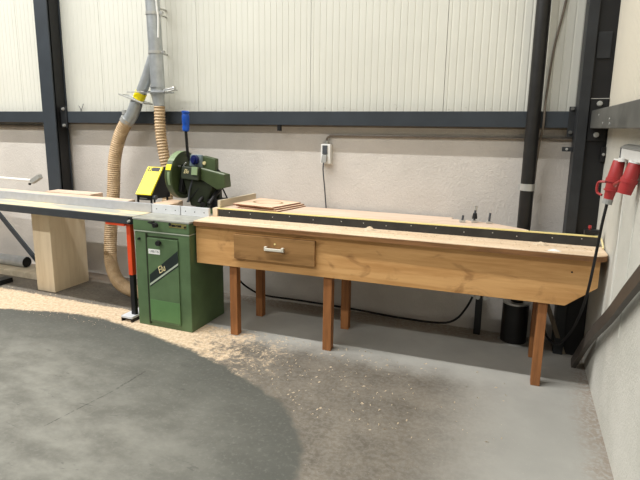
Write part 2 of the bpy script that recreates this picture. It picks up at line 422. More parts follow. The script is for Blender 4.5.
el = MB().tube(cr([L(-3.985,-.2,1.85), L(-4.04,-.2,1.75), L(-4.08,-.2,1.70), L(-4.115,-.2,1.665)], .02), .06, 24).build('elbow', M['galv'], duct, True)
MB().tube([L(-4.10,-.2,1.70), L(-4.125,-.2,1.665)], .067, 24).box(-.42,-.385,-.02,.02,-.06,-.02).build('hose_clamp', M['zinc'], el, True)
MB().tube(cr([L(-3.67,-.255,3.55), L(-3.665,-.255,2.75), L(-3.655,-.25,2.60), L(-3.66,-.255,2.42)], .05), .0085, 8).build('hanging_cable', M['white'], duct, True)
MB().cyl((0, .06, .9), (0, .18, .9), .01, seg=8).build('wall_stud', M['zinc'], duct)

def hose(name, pts, r, label, pitch=.026, amp=.07):
    P = cr(pts, .0065); R = []; s = 0.0
    for i, q in enumerate(P):
        if i: s += (q - P[i-1]).length
        R.append(r*(1 + amp*math.sin(2*PI*s/pitch)))
    o = MB().tube(P, R, 20).build(name, M['hose'], None, True)
    return tag(o, label, 'hose')
hose('flexible_hose', [(-4.095,-.2,1.69), (-4.17,-.2,1.60), (-4.235,-.205,1.47), (-4.285,-.215,1.28), (-4.30,-.235,1.0), (-4.31,-.27,.75), (-4.31,-.31,.50),
     (-4.265,-.37,.28), (-4.13,-.44,.13), (-3.94,-.50,.08), (-3.7,-.53,.072), (-3.412,-.53,.072)], .062,
     'wide beige ribbed hose curving down to the floor left of the green saw cabinet', .021, .045)
hose('flexible_hose', [(-3.722,-.2,1.815), (-3.722,-.2,1.6), (-3.70,-.2,1.4), (-3.665,-.2,1.2), (-3.65,-.22,1.0), (-3.63,-.28,.84), (-3.57,-.36,.74), (-3.48,-.44,.70), (-3.408,-.48,.69)], .050,
     'narrow beige ribbed hose hanging straight down behind the yellow box', .028, .075)

# ------------------------------------------------------------------ timber box, plank, things under the left table
tag(MB().box(-4.925, -4.69, -.694, -.255, 0, .884).build('plywood_box', M['ply'], bev=.004), 'tall pale plywood box standing under the grey table left of the wide hose', 'box')
tag(MB().box(-5.03, -4.43, -.42, -.25, .8845, .962).build('timber_block', M['pink'], bev=.002), 'short pinkish timber block lying on top of the tall plywood box by the left column', 'timber')
tag(MB().box(-7.2, -4.95, -.46, -.205, 0, .065).build('timber_beam', M['grey_board'], bev=.004), 'flat pale timber on the floor under the galvanised pipe', 'timber')
gp = thing('steel_pipe', 'galvanised pipe with a black open end lying on the timber under the table', 'pipe', (-5.52, -.31, .127))
m = MB(); n = 24
pts = [(-1.6,0,0),(0,0,0)]
m.tube(pts, .060, n, False); gp1 = m.build('pipe_wall', M['galv'], gp, True)
MB().cyl((-.03,0,0), (-.005,0,0), .056, seg=n).build('bore', M['black'], gp1)
tag(MB().bar((-5.42,-.245,.115), (-7.2,-.12,1.58), .055, .02, (.6,0,.8)).build('steel_brace', M['steel'], bev=.002), 'dark grey diagonal steel brace running down to the timber left of the plywood box', 'brace')

# ------------------------------------------------------------------ left table with legs
tb = thing('extension_table', 'long grey extension table left of the green saw with an anthracite front rail', 'table', (-3.42, -1.0, 0), -.018)
def T(x): return x + 3.42
MB().box(T(-7.0), T(-3.425), 0, .024, .843, .908).build('front_rail', M['rail'], tb, bev=.004)
MB().box(T(-7.0), T(-3.43), .024, .27, .885, .906).build('table_plate', M['dusty_alu'], tb)
MB().box(T(-7.0), T(-3.43), .25, .27, .81, .885).build('rear_rail', M['rail'], tb)
MB().box(T(-3.72), T(-3.43), .285, .60, .886, .9062).build('support_plate', M['rail'], tb)
e = MB().box(T(-3.4625), T(-3.4255), -.004, 0, .848, .904).build('rail_end_cap', M['black'], tb, bev=.002)
bolt(MB(), (T(-3.443), -.004, .872), (0,-1,0), .009).build('bolt', M['zinc'], e, True)
def table_leg(x, footmat):
    lg = MB().box(T(x)-.024, T(x)+.020, .03, .075, .40, .842).build('leg', M['orange'], tb, bev=.003)
    lg['label'] = 'orange table leg with a black foot'
    MB().box(T(x)-.22, T(x)-.02, .005, .09, .822, .842).build('leg_flange', M['orange'], lg, bev=.003)
    MB().box(T(x)-.022, T(x)+.022, .035, .07, .05, .40).build('lower_leg', M['black'], lg, bev=.003)
    ft = MB().box(T(x)-.085, T(x)+.03, -.02, .36, .03, .05).build('foot', footmat, lg, bev=.003)
    MB().box(T(x)-.085, T(x)-.075, -.02, .36, .0, .03).box(T(x)+.02, T(x)+.03, -.02, .36, .0, .03).build('foot_flange', M['black'], lg)
table_leg(-3.49, M['alu2']); table_leg(-5.42, M['black'])

tag(MB().prism([(-7.0,-.632),(-3.70,-.718),(-3.70,-.625),(-7.0,-.53)], 'z', .9072, .984).build('backing_board', M['pink'], bev=.003), 'pinkish timber board lying behind the long aluminium fence', 'board')
def fence(x0, x1, label, mat, holes):
    if x0 < -6:
        a_ = -.026; cx_ = x1 - math.cos(a_)*(x1-x0)/2; cy_ = -.745 - math.sin(a_)*(x1-x0)/2
    else: a_ = 0; cx_ = (x0+x1)/2; cy_ = -.745
    f = thing('aluminium_fence', label, 'fence', (cx_, cy_, .9072), a_); h = (x1-x0)/2
    MB().box(-h, h, -.012, .012, 0, .075).build('fence_plate', mat, f, bev=.002)
    for k in range(holes):
        xx = -h + (k+.5)*2*h/holes
        MB().cyl((xx, -.0125, .036), (xx, -.0119, .036), .005, seg=10).build('screw_hole', M['black'], f)
    return f
fence(-7.0, -3.415, 'long grey aluminium fence strip running along the left table', M['alu'], 0)
fence(-3.41, -3.125, 'white aluminium fence plate below the yellow box', M['alu2'], 3)
fence(-3.115, -2.845, 'white aluminium fence plate in front of the green saw head', M['alu2'], 3)

st = thing('length_gauge', 'white rod with a grey end block above the left table', 'gauge', (-4.93, -.6, .9845))
MB().cyl((-1.9,0,.128), (-.02,0,.106), .013, seg=14).build('rod', M['white'], st, True)
MB().bar((-.05,0,.093), (.065,0,.153), .05, .045, (0,1,0)).build('end_block', M['greyp'], st, bev=.004)
MB().cyl((-.055,-.02,.073), (-.055,-.032,.073), .012, seg=12).build('screw', M['black'], st)
MB().box(-1.75,-1.70,-.02,.02,0,.15).build('post', M['greyp'], st)

# ------------------------------------------------------------------ yellow box
yb = thing('tool_housing', 'yellow and black sloped machine box behind the fence left of the saw head', 'machine', (-3.553, -.70, .9765))
w = .078
def yz(pts): return pts
MB().prism([(.02,.065),(.205,.292),(.235,.296),(.285,.04),(.285,.02),(.03,.03)], 'x', -w, w).build('housing', M['black'], yb, bev=.004)
c = math.atan2(.229, .186)
MB().hexa([(-w-.004,.004,.07),(w+.004,.004,.07),(w+.004,.018,.062),(-w-.004,.018,.062),(-w-.004,.190,.299),(w+.004,.190,.299),(w+.004,.205,.292),(-w-.004,.205,.292)]).build('front_plate', M['yellow'], yb, bev=.003)
rot = (c, 0, 0)
nrm = Vector((0,-.229,.186)).normalized()
def onp(x, s): # point on the sloped plate
    base = Vector((x, .004, .07)) + Vector((0,.186,.229))*s
    return base + nrm*.0012
wq = [onp(-w*.8,.83), onp(w*.8,.83), onp(w*.8,.97), onp(-w*.8,.97)]
win = MB().hexa([p - nrm*.004 for p in wq] + [p for p in wq]).build('window', M['black'], yb)
text('K', 'letter', .06, onp(-w*.42,.895)+nrm*.0005, rot, M['yellow'], win, .0006)
for xx in (-w, w-.012):
    MB().box(xx, xx+.012, .02, .035, -.0695, .07).build('frame_foot', M['black'], yb)
    MB().box(xx, xx+.012, .24, .255, -.0695, .06).build('frame_foot', M['black'], yb)
MB().box(-w, w, .022, .033, .02, .03).build('cross_bar', M['black'], yb)
MB().box(-w*.7, w*.3, .028, .05, .03, .06).build('label_plate', M['greyp'], yb)
MB().cyl((w-.01,.05,.045), (w+.03,.05,.045), .02, seg=14).build('cable_entry', M['dgreyp'], yb, True)

# ------------------------------------------------------------------ green saw
saw = thing('crosscut_saw', 'green crosscut saw with a cabinet base, round blade guard and blue handle', 'saw', (-3.135, -1.0, 0))
def S(x, y, z): return (x+3.135, y+1.0, z)
cab = MB().box(-.265, .265, 0, .49, 0, .795).build('cabinet', M['green'], saw, bev=.006)
MB().box(-.268, .268, -.004, .49, .797, .806).build('cabinet_seam', M['silver'], cab)
hd = MB().box(-.272, .27, -.006, .49, .806, .893).build('machine_head', M['green'], saw, bev=.006)
MB().box(-.275, .272, -.008, .50, .893, .907).build('table_top', M['table'], saw, bev=.002)
# door recessed in the cabinet front
dr = MB().box(-.137, .162, -.010, 0, .04, .752).build('door', M['green'], saw, bev=.003)
MB().box(-.148, -.137, -.012, 0, .02, .79).build('door_hinge', M['olive2'], dr)
MB().box(-.137, .162, -.004, 0, .760, .768).build('door_gap', M['olive2'], dr)
MB().box(-.125, .162, -.0125, -.010, .06, .235).build('patch_panel', paint('repainted_green', (86, 122, 76), .4, 0, .05), dr)
kn = MB().cyl((-.007,-.010,.722), (-.007,-.030,.722), .012, seg=14).cyl((-.007,-.028,.722), (-.007,-.048,.722), .024, .020, seg=18).build('knob', M['black'], dr, True)
stk = MB().box(-.125, -.012, -.0112, -.010, .622, .662).build('sticker', M['white'], dr)
text('UBB.TIS', 'sticker_text', .026, (-.068,-.0115,.643), (PI/2,0,0), M['dgreyp'], stk, .0003)
bnd = MB().prism([(-.124,.342),(.160,.545),(.160,.672),(-.124,.445)], 'y', -.0113, -.010).build('logo_band', M['band'], dr)
MB().prism([(-.124,.352),(.160,.556),(.160,.572),(-.124,.370)], 'y', -.0122, -.0113).build('band_line', M['silver'], bnd)
text('Elu', 'logo', .078, (-.005,-.0120,.503), (PI/2,-math.radians(30),0), M['cream'], bnd, .0006, .35, .8)
bolt(MB(), (-.217,0,.735), (0,-1,0), .008).build('bolt', M['black'], cab, True)
lv = MB().cyl((-.065,-.006,.882),(-.065,-.03,.882), .012, seg=12).bar((-.10,-.026,.885),(-.01,-.03,.868), .016, .012,(0,1,0)).build('lever', M['black'], saw, True)
MB().cyl((-.025,-.025,.866),(-.025,-.055,.866), .021, .017, seg=16).build('lever_knob', M['black'], lv, True)
npt = MB().box(.085, .245, -.0075, -.006, .853, .888).build('nameplate', M['gold'], saw)
MB().box(.11,.20,-.0083,-.0075,.862,.878).build('nameplate_field', M['black'], npt)
text('ELU', 'nameplate_text', .016, (.155,-.0086,.870), (PI/2,0,0), M['gold'], npt, .0003)
for xx, zz, rr_ in ((.095,.878,.012),(.235,.866,.008)): MB().cyl((xx,-.0075,zz),(xx,-.013,zz),rr_,seg=12).build('nameplate_rivet', M['black'], npt)

# blade guard: hollow round drum, axle along x
gx0, gx1, gy, gz, gr = -3.292, -3.222, -.53, 1.218, .203
m = MB(); seg = 64
prof = [(gx0, .0), (gx0, gr-.012), (gx0+.012, gr), (gx1-.006, gr), (gx1, gr-.006), (gx1, gr-.03), (gx1-.016, gr-.034), (gx1-.016, .0)]
vs = []; fs = []
for i, (px_, rr) in enumerate(prof):
    for k in range(seg):
        a = 2*PI*k/seg; vs.append(S(px_, gy+rr*math.cos(a), gz+rr*math.sin(a)))
for i in range(len(prof)-1):
    for k in range(seg):
        k2 = (k+1) % seg; fs.append((i*seg+k, i*seg+k2, (i+1)*seg+k2, (i+1)*seg+k))
m.add(vs, fs); gd = m.build('blade_guard', M['olive'], saw, True)
def arc(x, r, a0, a1, w_, mat, name, parent, n=24):
    m = MB()
    for k in range(n):
        a = math.radians(a0+(a1-a0)*k/n); b = math.radians(a0+(a1-a0)*(k+1)/n)
        q = [(x, r, a), (x+w_, r, a), (x+w_, r, b), (x, r, b)]
        m.hexa([S(xx, gy+rr*math.cos(t), gz+rr*math.sin(t)) for xx, rr, t in q] + [S(xx, gy+(rr+.003)*math.cos(t), gz+(rr+.003)*math.sin(t)) for xx, rr, t in q])
    return m.build(name, mat, parent, True)
arc(gx0+.012, gr, 60, 140, .060, M['pale_green'], 'guard_rim', gd)
arc(gx0+.015, gr, 150, 164, .050, M['yellow'], 'warning_sticker', gd, 8)
arc(gx0+.035, gr, 168, 200, .022, M['pale_green'], 'arrow_sticker', gd, 10)
MB().cyl(S(gx1-.02,gy,gz), S(gx1+.06,gy,gz), .055, .05, seg=24).build('hub', M['olive2'], saw, True)
MB().bar(S(gx1+.012,gy-.02,gz+.09), S(gx1+.012,gy-.08,gz-.14), .05, .03, (0,1,0)).bar(S(gx1+.01,gy+.05,gz-.02), S(gx1+.02,gy+.08,gz-.2), .04, .03, (0,1,0)).build('guard_link', M['black'], saw, bev=.004)
bl = MB().cyl(S(gx0+.045,gy,gz-.005), S(gx0+.049,gy,gz-.005), .195, seg=72).build('saw_blade', M['zinc'], saw, True)
# gear head and motor
gh = MB().hexa([S(-3.18,-.66,1.20),S(-3.005,-.66,1.19),S(-3.005,-.42,1.19),S(-3.18,-.42,1.20),S(-3.18,-.64,1.305),S(-3.005,-.64,1.298),S(-3.005,-.42,1.298),S(-3.18,-.42,1.305)]).build('gear_head', M['olive2'], saw, bev=.008)
text('Elu', 'logo', .05, S(-3.125,-.6525,1.262), (PI/2-.18,0,0), M['cream'], gh, .0006, .3, .8)
MB().hexa([S(-3.068,-.664,1.238),S(-3.012,-.664,1.236),S(-3.012,-.655,1.236),S(-3.068,-.655,1.238),S(-3.068,-.653,1.304),S(-3.012,-.653,1.302),S(-3.012,-.644,1.302),S(-3.068,-.644,1.304)]).build('inspection_plate', M['pale_green'], gh)
MB().hexa([S(-3.13,-.60,.96),S(-2.99,-.58,.96),S(-2.99,-.46,.96),S(-3.13,-.46,.96),S(-3.19,-.62,1.205),S(-2.90,-.58,1.17),S(-2.90,-.46,1.17),S(-3.19,-.46,1.205)]).build('lower_casting', M['olive2'], saw, bev=.015)
mo = MB().prism([(-3.03+3.135,1.292),(-2.785+3.135,1.245),(-2.775+3.135,1.140),(-2.855+3.135,1.118),(-3.03+3.135,1.205)], 'y', .39, .49).build('motor_housing', M['olive'], saw, bev=.006)
MB().prism([(-3.03+3.135,1.293),(-2.785+3.135,1.246),(-2.785+3.135,1.250),(-3.03+3.135,1.297)], 'y', .39, .41).build('lit_top_strip', M['silver'], mo)  # silver strip paints in the light on the motor's top face
up = MB().hexa([S(-3.03,-.56,1.285),S(-2.90,-.56,1.265),S(-2.90,-.50,1.265),S(-3.03,-.50,1.285),S(-3.03,-.55,1.392),S(-2.90,-.55,1.368),S(-2.90,-.50,1.368),S(-3.03,-.50,1.392)]).build('switch_box', M['olive'], saw, bev=.006)
MB().cyl(S(-3.005,-.555,1.33), S(-3.005,-.565,1.33), .015, seg=16).build('yellow_dot', M['cream'], up, True)
sp = MB().hexa([S(-3.125,-.605,1.305),S(-3.03,-.575,1.295),S(-3.02,-.55,1.295),S(-3.115,-.55,1.305),S(-3.115,-.60,1.40),S(-3.025,-.57,1.398),S(-3.02,-.55,1.398),S(-3.105,-.55,1.40)]).build('switch_plate', M['bluegrey'], saw, bev=.004)
MB().cyl(S(-3.065,-.592,1.358), S(-3.071,-.615,1.358), .040, seg=24).cyl(S(-3.071,-.615,1.358), S(-3.075,-.632,1.358), .025, seg=20).build('dial', M['bluedark'], sp, True)
MB().cyl(S(-2.92,-.52,1.29), S(-2.85,-.52,1.23), .012, seg=8).build('cable_gland', M['black'], saw, True)
MB().cyl(S(-2.845,-.55,1.14), S(-2.795,-.53,1.02), .006, seg=8).build('rod', M['black'], saw, True)
# handle
MB().tube([S(-3.165,-.50,1.27), S(-3.183,-.54,1.40), S(-3.187,-.55,1.60)], .0125, 10).build('handle_rod', M['black'], saw, True)
hz = [(1.592,.020),(1.60,.029),(1.63,.031),(1.645,.027),(1.655,.031),(1.72,.032),(1.735,.028),(1.745,.033),(1.757,.033),(1.762,.026)]
MB().tube([S(-3.187+.002*i*.3,-.55,z) for i, (z, _) in enumerate(hz)], [r for _, r in hz], 18).build('handle_grip', M['blue'], saw, True)
# pivot, base and springs
MB().cyl(S(-3.02,-.50,.9075), S(-3.02,-.50,.945), .125, .115, seg=40).cyl(S(-3.06,-.50,.945), S(-3.06,-.50,.985), .06, .045, seg=24).build('turntable', paint('light_machine_green', (86, 116, 84), .5), saw, True)
m = MB().bar(S(-3.10,-.52,.95), S(-3.10,-.50,1.21), .06, .05, (1,0,0)).bar(S(-2.96,-.48,.95), S(-3.08,-.46,1.22), .05, .05, (0,1,0)).bar(S(-2.90,-.5,.96), S(-2.93,-.46,1.17), .03, .05, (1,0,0))
m.build('pivot_arm', M['olive2'], saw, bev=.004)
m = MB()
P = []
for k in range(160):
    a = k*.45; t_ = k/159
    P.append(S(-3.15+.15*t_+.022*math.cos(a)*.8, -.60+.04*t_+.022*math.sin(a), 1.0+.17*t_+.022*math.cos(a)*.6))
MB().tube(P, .004, 6).build('spring', M['black'], saw, True)
MB().cyl(S(-3.03,-.62,1.0), S(-2.98,-.45,1.17), .016, seg=10).cyl(S(-2.93,-.62,.99), S(-2.90,-.45,1.14), .02, seg=10).box(.16,.27,.42,.56,.955,1.03).build('tilt_mechanism', M['black'], saw, True)
MB().cyl(S(-2.99,-.62,.985), S(-2.965,-.66,.985), .022, seg=14).cyl(S(-2.93,-.63,.97), S(-2.905,-.66,.975), .015, seg=14).build('clamp_knob', M['black'], saw, True)
MB().tube([S(-3.10,-.60,1.19), S(-3.12,-.62,1.10), S(-3.13,-.63,1.0)], .008, 8).build('link_rod', M['dgreyp'], saw, True)
MB().cyl(S(-3.17,-.62,1.305), S(-3.14,-.63,1.335), .006, seg=8).build('guard_pin', M['zinc'], saw, True)
MB().cyl(S(-3.24,-.6,1.30), S(-3.22,-.6,1.30), .008, seg=8).build('guard_pin', M['zinc'], saw, True)
tag(MB().prism([(-3.42,-.725),(-3.25,-.725),(-3.23,-.63),(-3.30,-.47),(-3.42,-.47)], 'z', .9075, .985).build('wood_offcut', [M['ply2']], bev=.002), 'small wood offcut on the saw table under the round guard', 'offcut')

# ------------------------------------------------------------------ workbench
TH = math.atan(.025)
wbn = thing('workbench', 'long plywood workbench with a drawer standing to the right of the green saw', 'workbench', (-.36, -.847, 0), TH)
R_ = .318; Lx = -2.495
MB().prism([(Lx,.572),(.15,.572),(.318,.705),(.318,.876),(Lx,.876)], 'y', -.022, -.002).build('apron', M['apron'], wbn, bev=.002)
MB().box(Lx, R_, .513, .533, .62, .876).build('rear_apron', M['apron'], wbn)
MB().box(Lx, Lx+.02, -.001, .512, .62, .876).build('end_panel', M['apron'], wbn)
MB().box(.292, .314, -.001, .512, .71, .876).build('end_panel', M['apron'], wbn)
# top with a rounded front right corner
pl = [(Lx-.005,-.05+.0)] ; cxr, cyr, rr = .283, -.002, .07
pl = [(Lx-.0,-.052), (cxr, -.072)] + [(cxr+rr*math.sin(a), cyr-rr*math.cos(a)) for a in [PI/2*k/8 for k in range(1,9)]] + [(.353,.54),(Lx,.54)]
MB().prism(pl, 'z', .879, .915).build('bench_top', [M['top']], wbn, bev=.003)
pe = [(x*1.0, y) for x, y in pl]
MB().prism([(Lx-.001,-.0532), (cxr,-.0732)] + [(cxr+(rr+.0012)*math.sin(a), cyr-(rr+.0012)*math.cos(a)) for a in [PI/2*k/8 for k in range(1,9)]] + [(.3542,cyr+.01),(.33,cyr+.01)] + [(cxr+(rr-.02)*math.sin(a), cyr-(rr-.02)*math.cos(a)) for a in [PI/2*k/8 for k in range(8,-1,-1)]] + [(Lx-.001,-.03)], 'z', .8775, .909).build('edge_lip', M['lip'], wbn)
def leg(x0, x1, y0):
    MB().box(x0, x1, y0, y0+.065, 0, .876).build('leg', M['leg'], wbn, bev=.003)
for x0, x1 in ((-2.215,-2.152), (-1.438,-1.372), (.002,.058)):
    leg(x0, x1, 0.0); leg(x0+.004, x1+.004, .445)
d = MB().box(-2.145, -1.49, -.050, -.0225, .648, .838).build('drawer', M['drawer'], wbn, bev=.003)
h = MB().box(-1.876, -1.738, -.072, -.062, .737, .759).build('drawer_handle', M['handle'], d, bev=.004)
for xx in (-1.884,-1.748): MB().box(xx,xx+.020,-.070,-.046,.736,.768).build('handle_post', M['handle'], h, bev=.003)
MB().cyl((-1.803,-.050,.79),(-1.803,-.053,.79),.007,seg=12).build('screw', M['tape'], d, True)
MB().cyl((.17,-.022,.79),(.17,-.0228,.79),.006,seg=10).build('screw_hole', M['black'], wbn)

# fence along the bench
fn = thing('bench_fence', 'long black fence with a yellow measuring tape along the top of the workbench', 'fence', (-.36, -.847, .9155), TH)
FX0, FX1, FY = -2.42, .337, .195
MB().box(FX0, FX1, FY, FY+.022, .0, .060).build('fence_face', M['fenceblack'], fn, bev=.002)
MB().box(FX0, FX1, FY+.023, FY+.05, .0, .052).build('fence_batten', M['grey_board'], fn)
MB().prism([(FX0-.02,FY+.052),(-.08,FY+.052),(-.10,.27),(-.30,.41),(-.55,.475),(-1.4,.49),(FX0-.02,.46)], 'z', .0, .066).build('back_board', M['pink'], fn, bev=.003)
tp = MB().box(FX0, FX1-.01, FY-.001, FY+.021, .0605, .068).build('measuring_tape', M['tape'], fn)
MB().box(FX0-.045, FX0-.001, FY-.012, FY+.05, .0, .068).build('end_block', M['ply'], fn, bev=.003)
random.seed(3)
for k in range(15):
    xx = FX0 + .12 + k*.18 + random.uniform(-.03,.03); zz = .035+random.uniform(-.008,.012)
    MB().cyl((xx,FY-.001,zz),(xx,FY+.001,zz),.0038,seg=8).build('screw', M['zinc'], fn)
MB().tube(cr([(FX1-.012,FY+.009,.066),(FX1+.006,FY,.05),(FX1+.014,FY-.02,.02),(FX1+.012,FY-.06,.003)],.01), .006, 8).build('tape_end', M['cream'], fn, True)

sc_ = thing('fence_stop', 'small black stop with a red knob at the right end of the bench fence', 'stop', (-.075,-.62,.988), TH)
MB().box(-.045,.045,-.02,.03,0,.03).build('stop_block', M['black'], sc_, bev=.003)
MB().cyl((-.015,.0,.03),(-.015,.0,.042),.006,seg=10).cyl((-.015,0,.040),(-.015,0,.058),.011,.009,seg=16).build('red_knob', M['red'], sc_, True)

def fitting(x, y, h, label):
    z0 = .9827
    o = thing('stop_pin', label, 'stop', (x, y, z0), .3)
    MB().box(-.02,.02,-.014,.014,0,.016).build('foot', M['zinc'], o, bev=.002)
    MB().cyl((0,0,.016),(.004,0,h),.008,seg=10).build('pin', M['dgreyp'], o, True)
    return o
f1 = fitting(-.885,-.50,.05,'short zinc stop pin on the bench fence board, left of the tall one')
f2 = fitting(-.805,-.475,.12,'tall zinc stop pin with a dark collar on the bench fence board')
MB().cyl((.001,0,.028),(.002,0,.068),.019,.013,seg=14).build('collar', M['black'], f2, True)
MB().cyl((.003,0,.09),(.003,0,.118),.012,seg=12).build('pin_head', M['zinc'], f2, True)
f3 = fitting(-.705,-.47,.075,'zinc stop pin nearest the black drainpipe on the bench fence board')

tag(MB().prism([(-2.83,-.395),(-1.0,-.345),(-1.0,-.045),(-2.83,-.045)], 'z', .9155, .935).build('rear_board', M['pink'], bev=.002), 'pinkish board lying between the bench fence board and the back wall', 'board')
# boards on the fence shelf
for i, (dx, dy, rz, a, b, lab) in enumerate((
        (.035,.0,-.10,.46,.30,'pale plywood sheet at the bottom of the stack of three on the bench'),
        (.015,.012,-.15,.47,.31,'plywood sheet between the top and bottom sheets of the stack on the bench'),
        (-.01,.0,-.11,.48,.31,'plywood sheet with a round mark lying on top of the stack on the bench'))):
    o = thing('plywood_sheet', lab, 'board', (-2.45+dx, -.485+dy, .9822 + i*.0128), rz*.5, 'plywood sheets stacked on the bench')
    q = [(-.225,-.155),(.16,-.19),(.235,.17),(-.19,.235)]
    MB().prism(q, 'z', 0, .0095).build('veneer', M['ply2'], o)
    MB().prism([(x*1.003, y*1.003) for x, y in q], 'z', .0004, .0075).build('edge', M['plyedge'], o)
    if i == 2:
        n = 40; m = MB(); vs = []; fs = []
        for k in range(n):
            a_ = 2*PI*k/n
            for r in (.078, .092): vs.append((.0+r*1.5*math.cos(a_), .03+r*math.sin(a_), .0099))
        for k in range(n): fs.append((2*k, 2*k+1, (2*k+3) % (2*n), (2*k+2) % (2*n)))
        m.add(vs, fs).build('round_mark', M['drawer'], o)
tag(MB().hexa([(-2.805,-.685,.983),(-2.778,-.685,.983),(-2.748,-.12,.983),(-2.775,-.12,.983),(-2.805,-.685,1.043),(-2.778,-.685,1.043),(-2.748,-.12,1.038),(-2.775,-.12,1.038)]).build('upright_board', M['grey_board'], bev=.002),
    'pale board set on edge at the left end of the bench beside the saw', 'board')

# ------------------------------------------------------------------ sawdust and shavings
def chips(name, n, fx, mat, label, smin=.003, smax=.010, lift=.002):
    m = MB()
    for _ in range(n):
        q = fx()
        if q is None: continue
        x, y, z = q; s = random.uniform(smin, smax); a = random.uniform(0, PI); c_, s_ = math.cos(a)*s, math.sin(a)*s
        e = s*random.uniform(.3,.6); t1, t2 = random.uniform(0,lift), random.uniform(0,lift)
        m.add([(x-c_+s_*.4,y-s_-c_*.4,z),(x+c_,y+s_,z+.0005+t1),(x+s_*.6,y-c_*.6,z+.0005+t2),(x,y,z+e+.0005)], [(0,1,3),(1,2,3),(2,0,3),(0,2,1)])
    return tag(m.build(name, mat), label, 'sawdust', None, 'stuff')
random.seed(11)
def bench_pt():
    x = random.uniform(-2.45,.28) ; y = min(.19, random.gauss(.12,.06))
    if y < -.04: return None
    return (-.36 + x*math.cos(TH)-y*math.sin(TH), -.847+x*math.sin(TH)+y*math.cos(TH), .9152)
chips('sawdust', 600, bench_pt, M['dust'], 'pale sawdust crumbs scattered on the workbench top', .002, .009)
def floor_pt():
    x = -3.5 + abs(random.gauss(0, 1.2)); y = random.uniform(-1.75,-.78)
    if x > -.5 or math.hypot(x-CX, y-CY) < CR+.03: return None
    if -3.42 < x < -2.85 and y > -1.05: return None
    return (x, y, .0005)
chips('wood_shavings', 1500, floor_pt, M['dust'], 'loose wood shavings on the floor in front of the bench legs', .003, .013)
def floor_pt2():
    x = random.uniform(-6.5,-3.45); y = random.uniform(-1.2,-.72)
    if -4.98 < x < -4.66 and -.72 < y: return None
    if x < -4.94 and y > -.48: return None
    if y > -.7 and x > -4.5: return None
    return (x, y, .0005)
chips('wood_shavings', 700, floor_pt2, M['dust'], 'drift of sawdust on the floor under the left table', .002, .008)
def heap(name, c, r, h, label, mat=None):
    m = MB(); random.seed(int(abs(c[0])*1000)); n = 14; vs = [(c[0], c[1], c[2]+h)]; fs = []
    for ring in (1, 2, 3):
        for k in range(n):
            a = 2*PI*k/n; q = r*ring/3*random.uniform(.75,1.15)
            z = h*(1-(ring/3)**1.4)*random.uniform(.7,1.1) if ring < 3 else 0
            vs.append((c[0]+q*1.5*math.cos(a), c[1]+q*math.sin(a)*.8, c[2]+z))
    for k in range(n): fs.append((0, 1+k, 1+(k+1) % n))
    for ring in (0, 1):
        for k in range(n):
            a = 1+ring*n; fs.append((a+k, a+n+k, a+n+(k+1) % n, a+(k+1) % n))
    fs.append(tuple(1+2*n+k for k in range(n-1,-1,-1)))
    return tag(m.add(vs, fs).build(name, mat or M['dust']), label, 'sawdust', None, 'stuff')
heap('shavings_heap', (-1.50,-.745,.9153), .035, .03, 'small heap of shavings against the fence near the middle of the bench')
heap('shavings_heap', (-.37,-.735,.9153), .035, .022, 'small heap of shavings on the bench top right of the drainpipe')
sp_ = heap('paper_scrap', (-.30,-.875,.9153), .025, .012, 'white crumpled scrap near the front edge of the bench top', M['white'])
sp_['category'] = 'scrap'; del sp_['kind']

# ------------------------------------------------------------------ wall fittings
sw = thing('wall_switch', 'small white and grey switch box on the back wall above the bench', 'switch', (-2.108, 0, 1.41))
MB().box(-.04,.048,-.05,0,-.085,.085).build('back_box', M['white'], sw, bev=.004)
MB().box(-.022,.022,-.062,-.05,.0,.075).build('switch_face', M['dgreyp'], sw, bev=.003)
MB().hexa([(-.025,-.085,-.075),(.022,-.085,-.075),(.022,-.05,-.06),(-.025,-.05,-.06),(-.022,-.072,-.01),(.022,-.072,-.01),(.022,-.05,-.005),(-.022,-.05,-.005)]).build('plug', M['greyp'], sw, bev=.004)
MB().cyl((.005,-.025,.085),(.005,-.025,.115),.014,seg=12).build('cable_gland', M['zinc'], sw, True)
tag(MB().tube(cr([(-2.11,-.075,1.335),(-2.113,-.08,1.28),(-2.105,-.05,1.1),(-2.10,-.025,.95),(-2.09,-.022,.86),(-2.05,-.022,.6),(-2.02,-.02,.2)],.03), .006, 8).build('cable', M['dgreyp'], None, True),
    'thin grey cable hanging from the wall switch down behind the bench', 'cable')
tag(MB().tube(cr([(-2.103,-.025,1.526),(-2.10,-.025,1.545),(-2.07,-.018,1.563),(-2.0,-.014,1.565),(-1.2,-.014,1.568),(-.52,-.014,1.57),(-.195,-.014,1.57)],.03), .0095, 8).build('conduit', M['flash'], None, True),
    'thin brown cable conduit running right from the wall switch under the beam', 'conduit')
tag(MB().tube(cr([(-4.86,-.036,1.772),(-4.85,-.05,1.80),(-4.87,-.05,1.83)],.01), .003, 6).tube(cr([(-4.86,-.036,1.772),(-4.83,-.05,1.80),(-4.81,-.045,1.85)],.01), .003, 6).build('cable_stub', M['dgreyp'], None, True),
    'tiny pair of wire ends sticking up behind the beam right of the left column', 'wire')

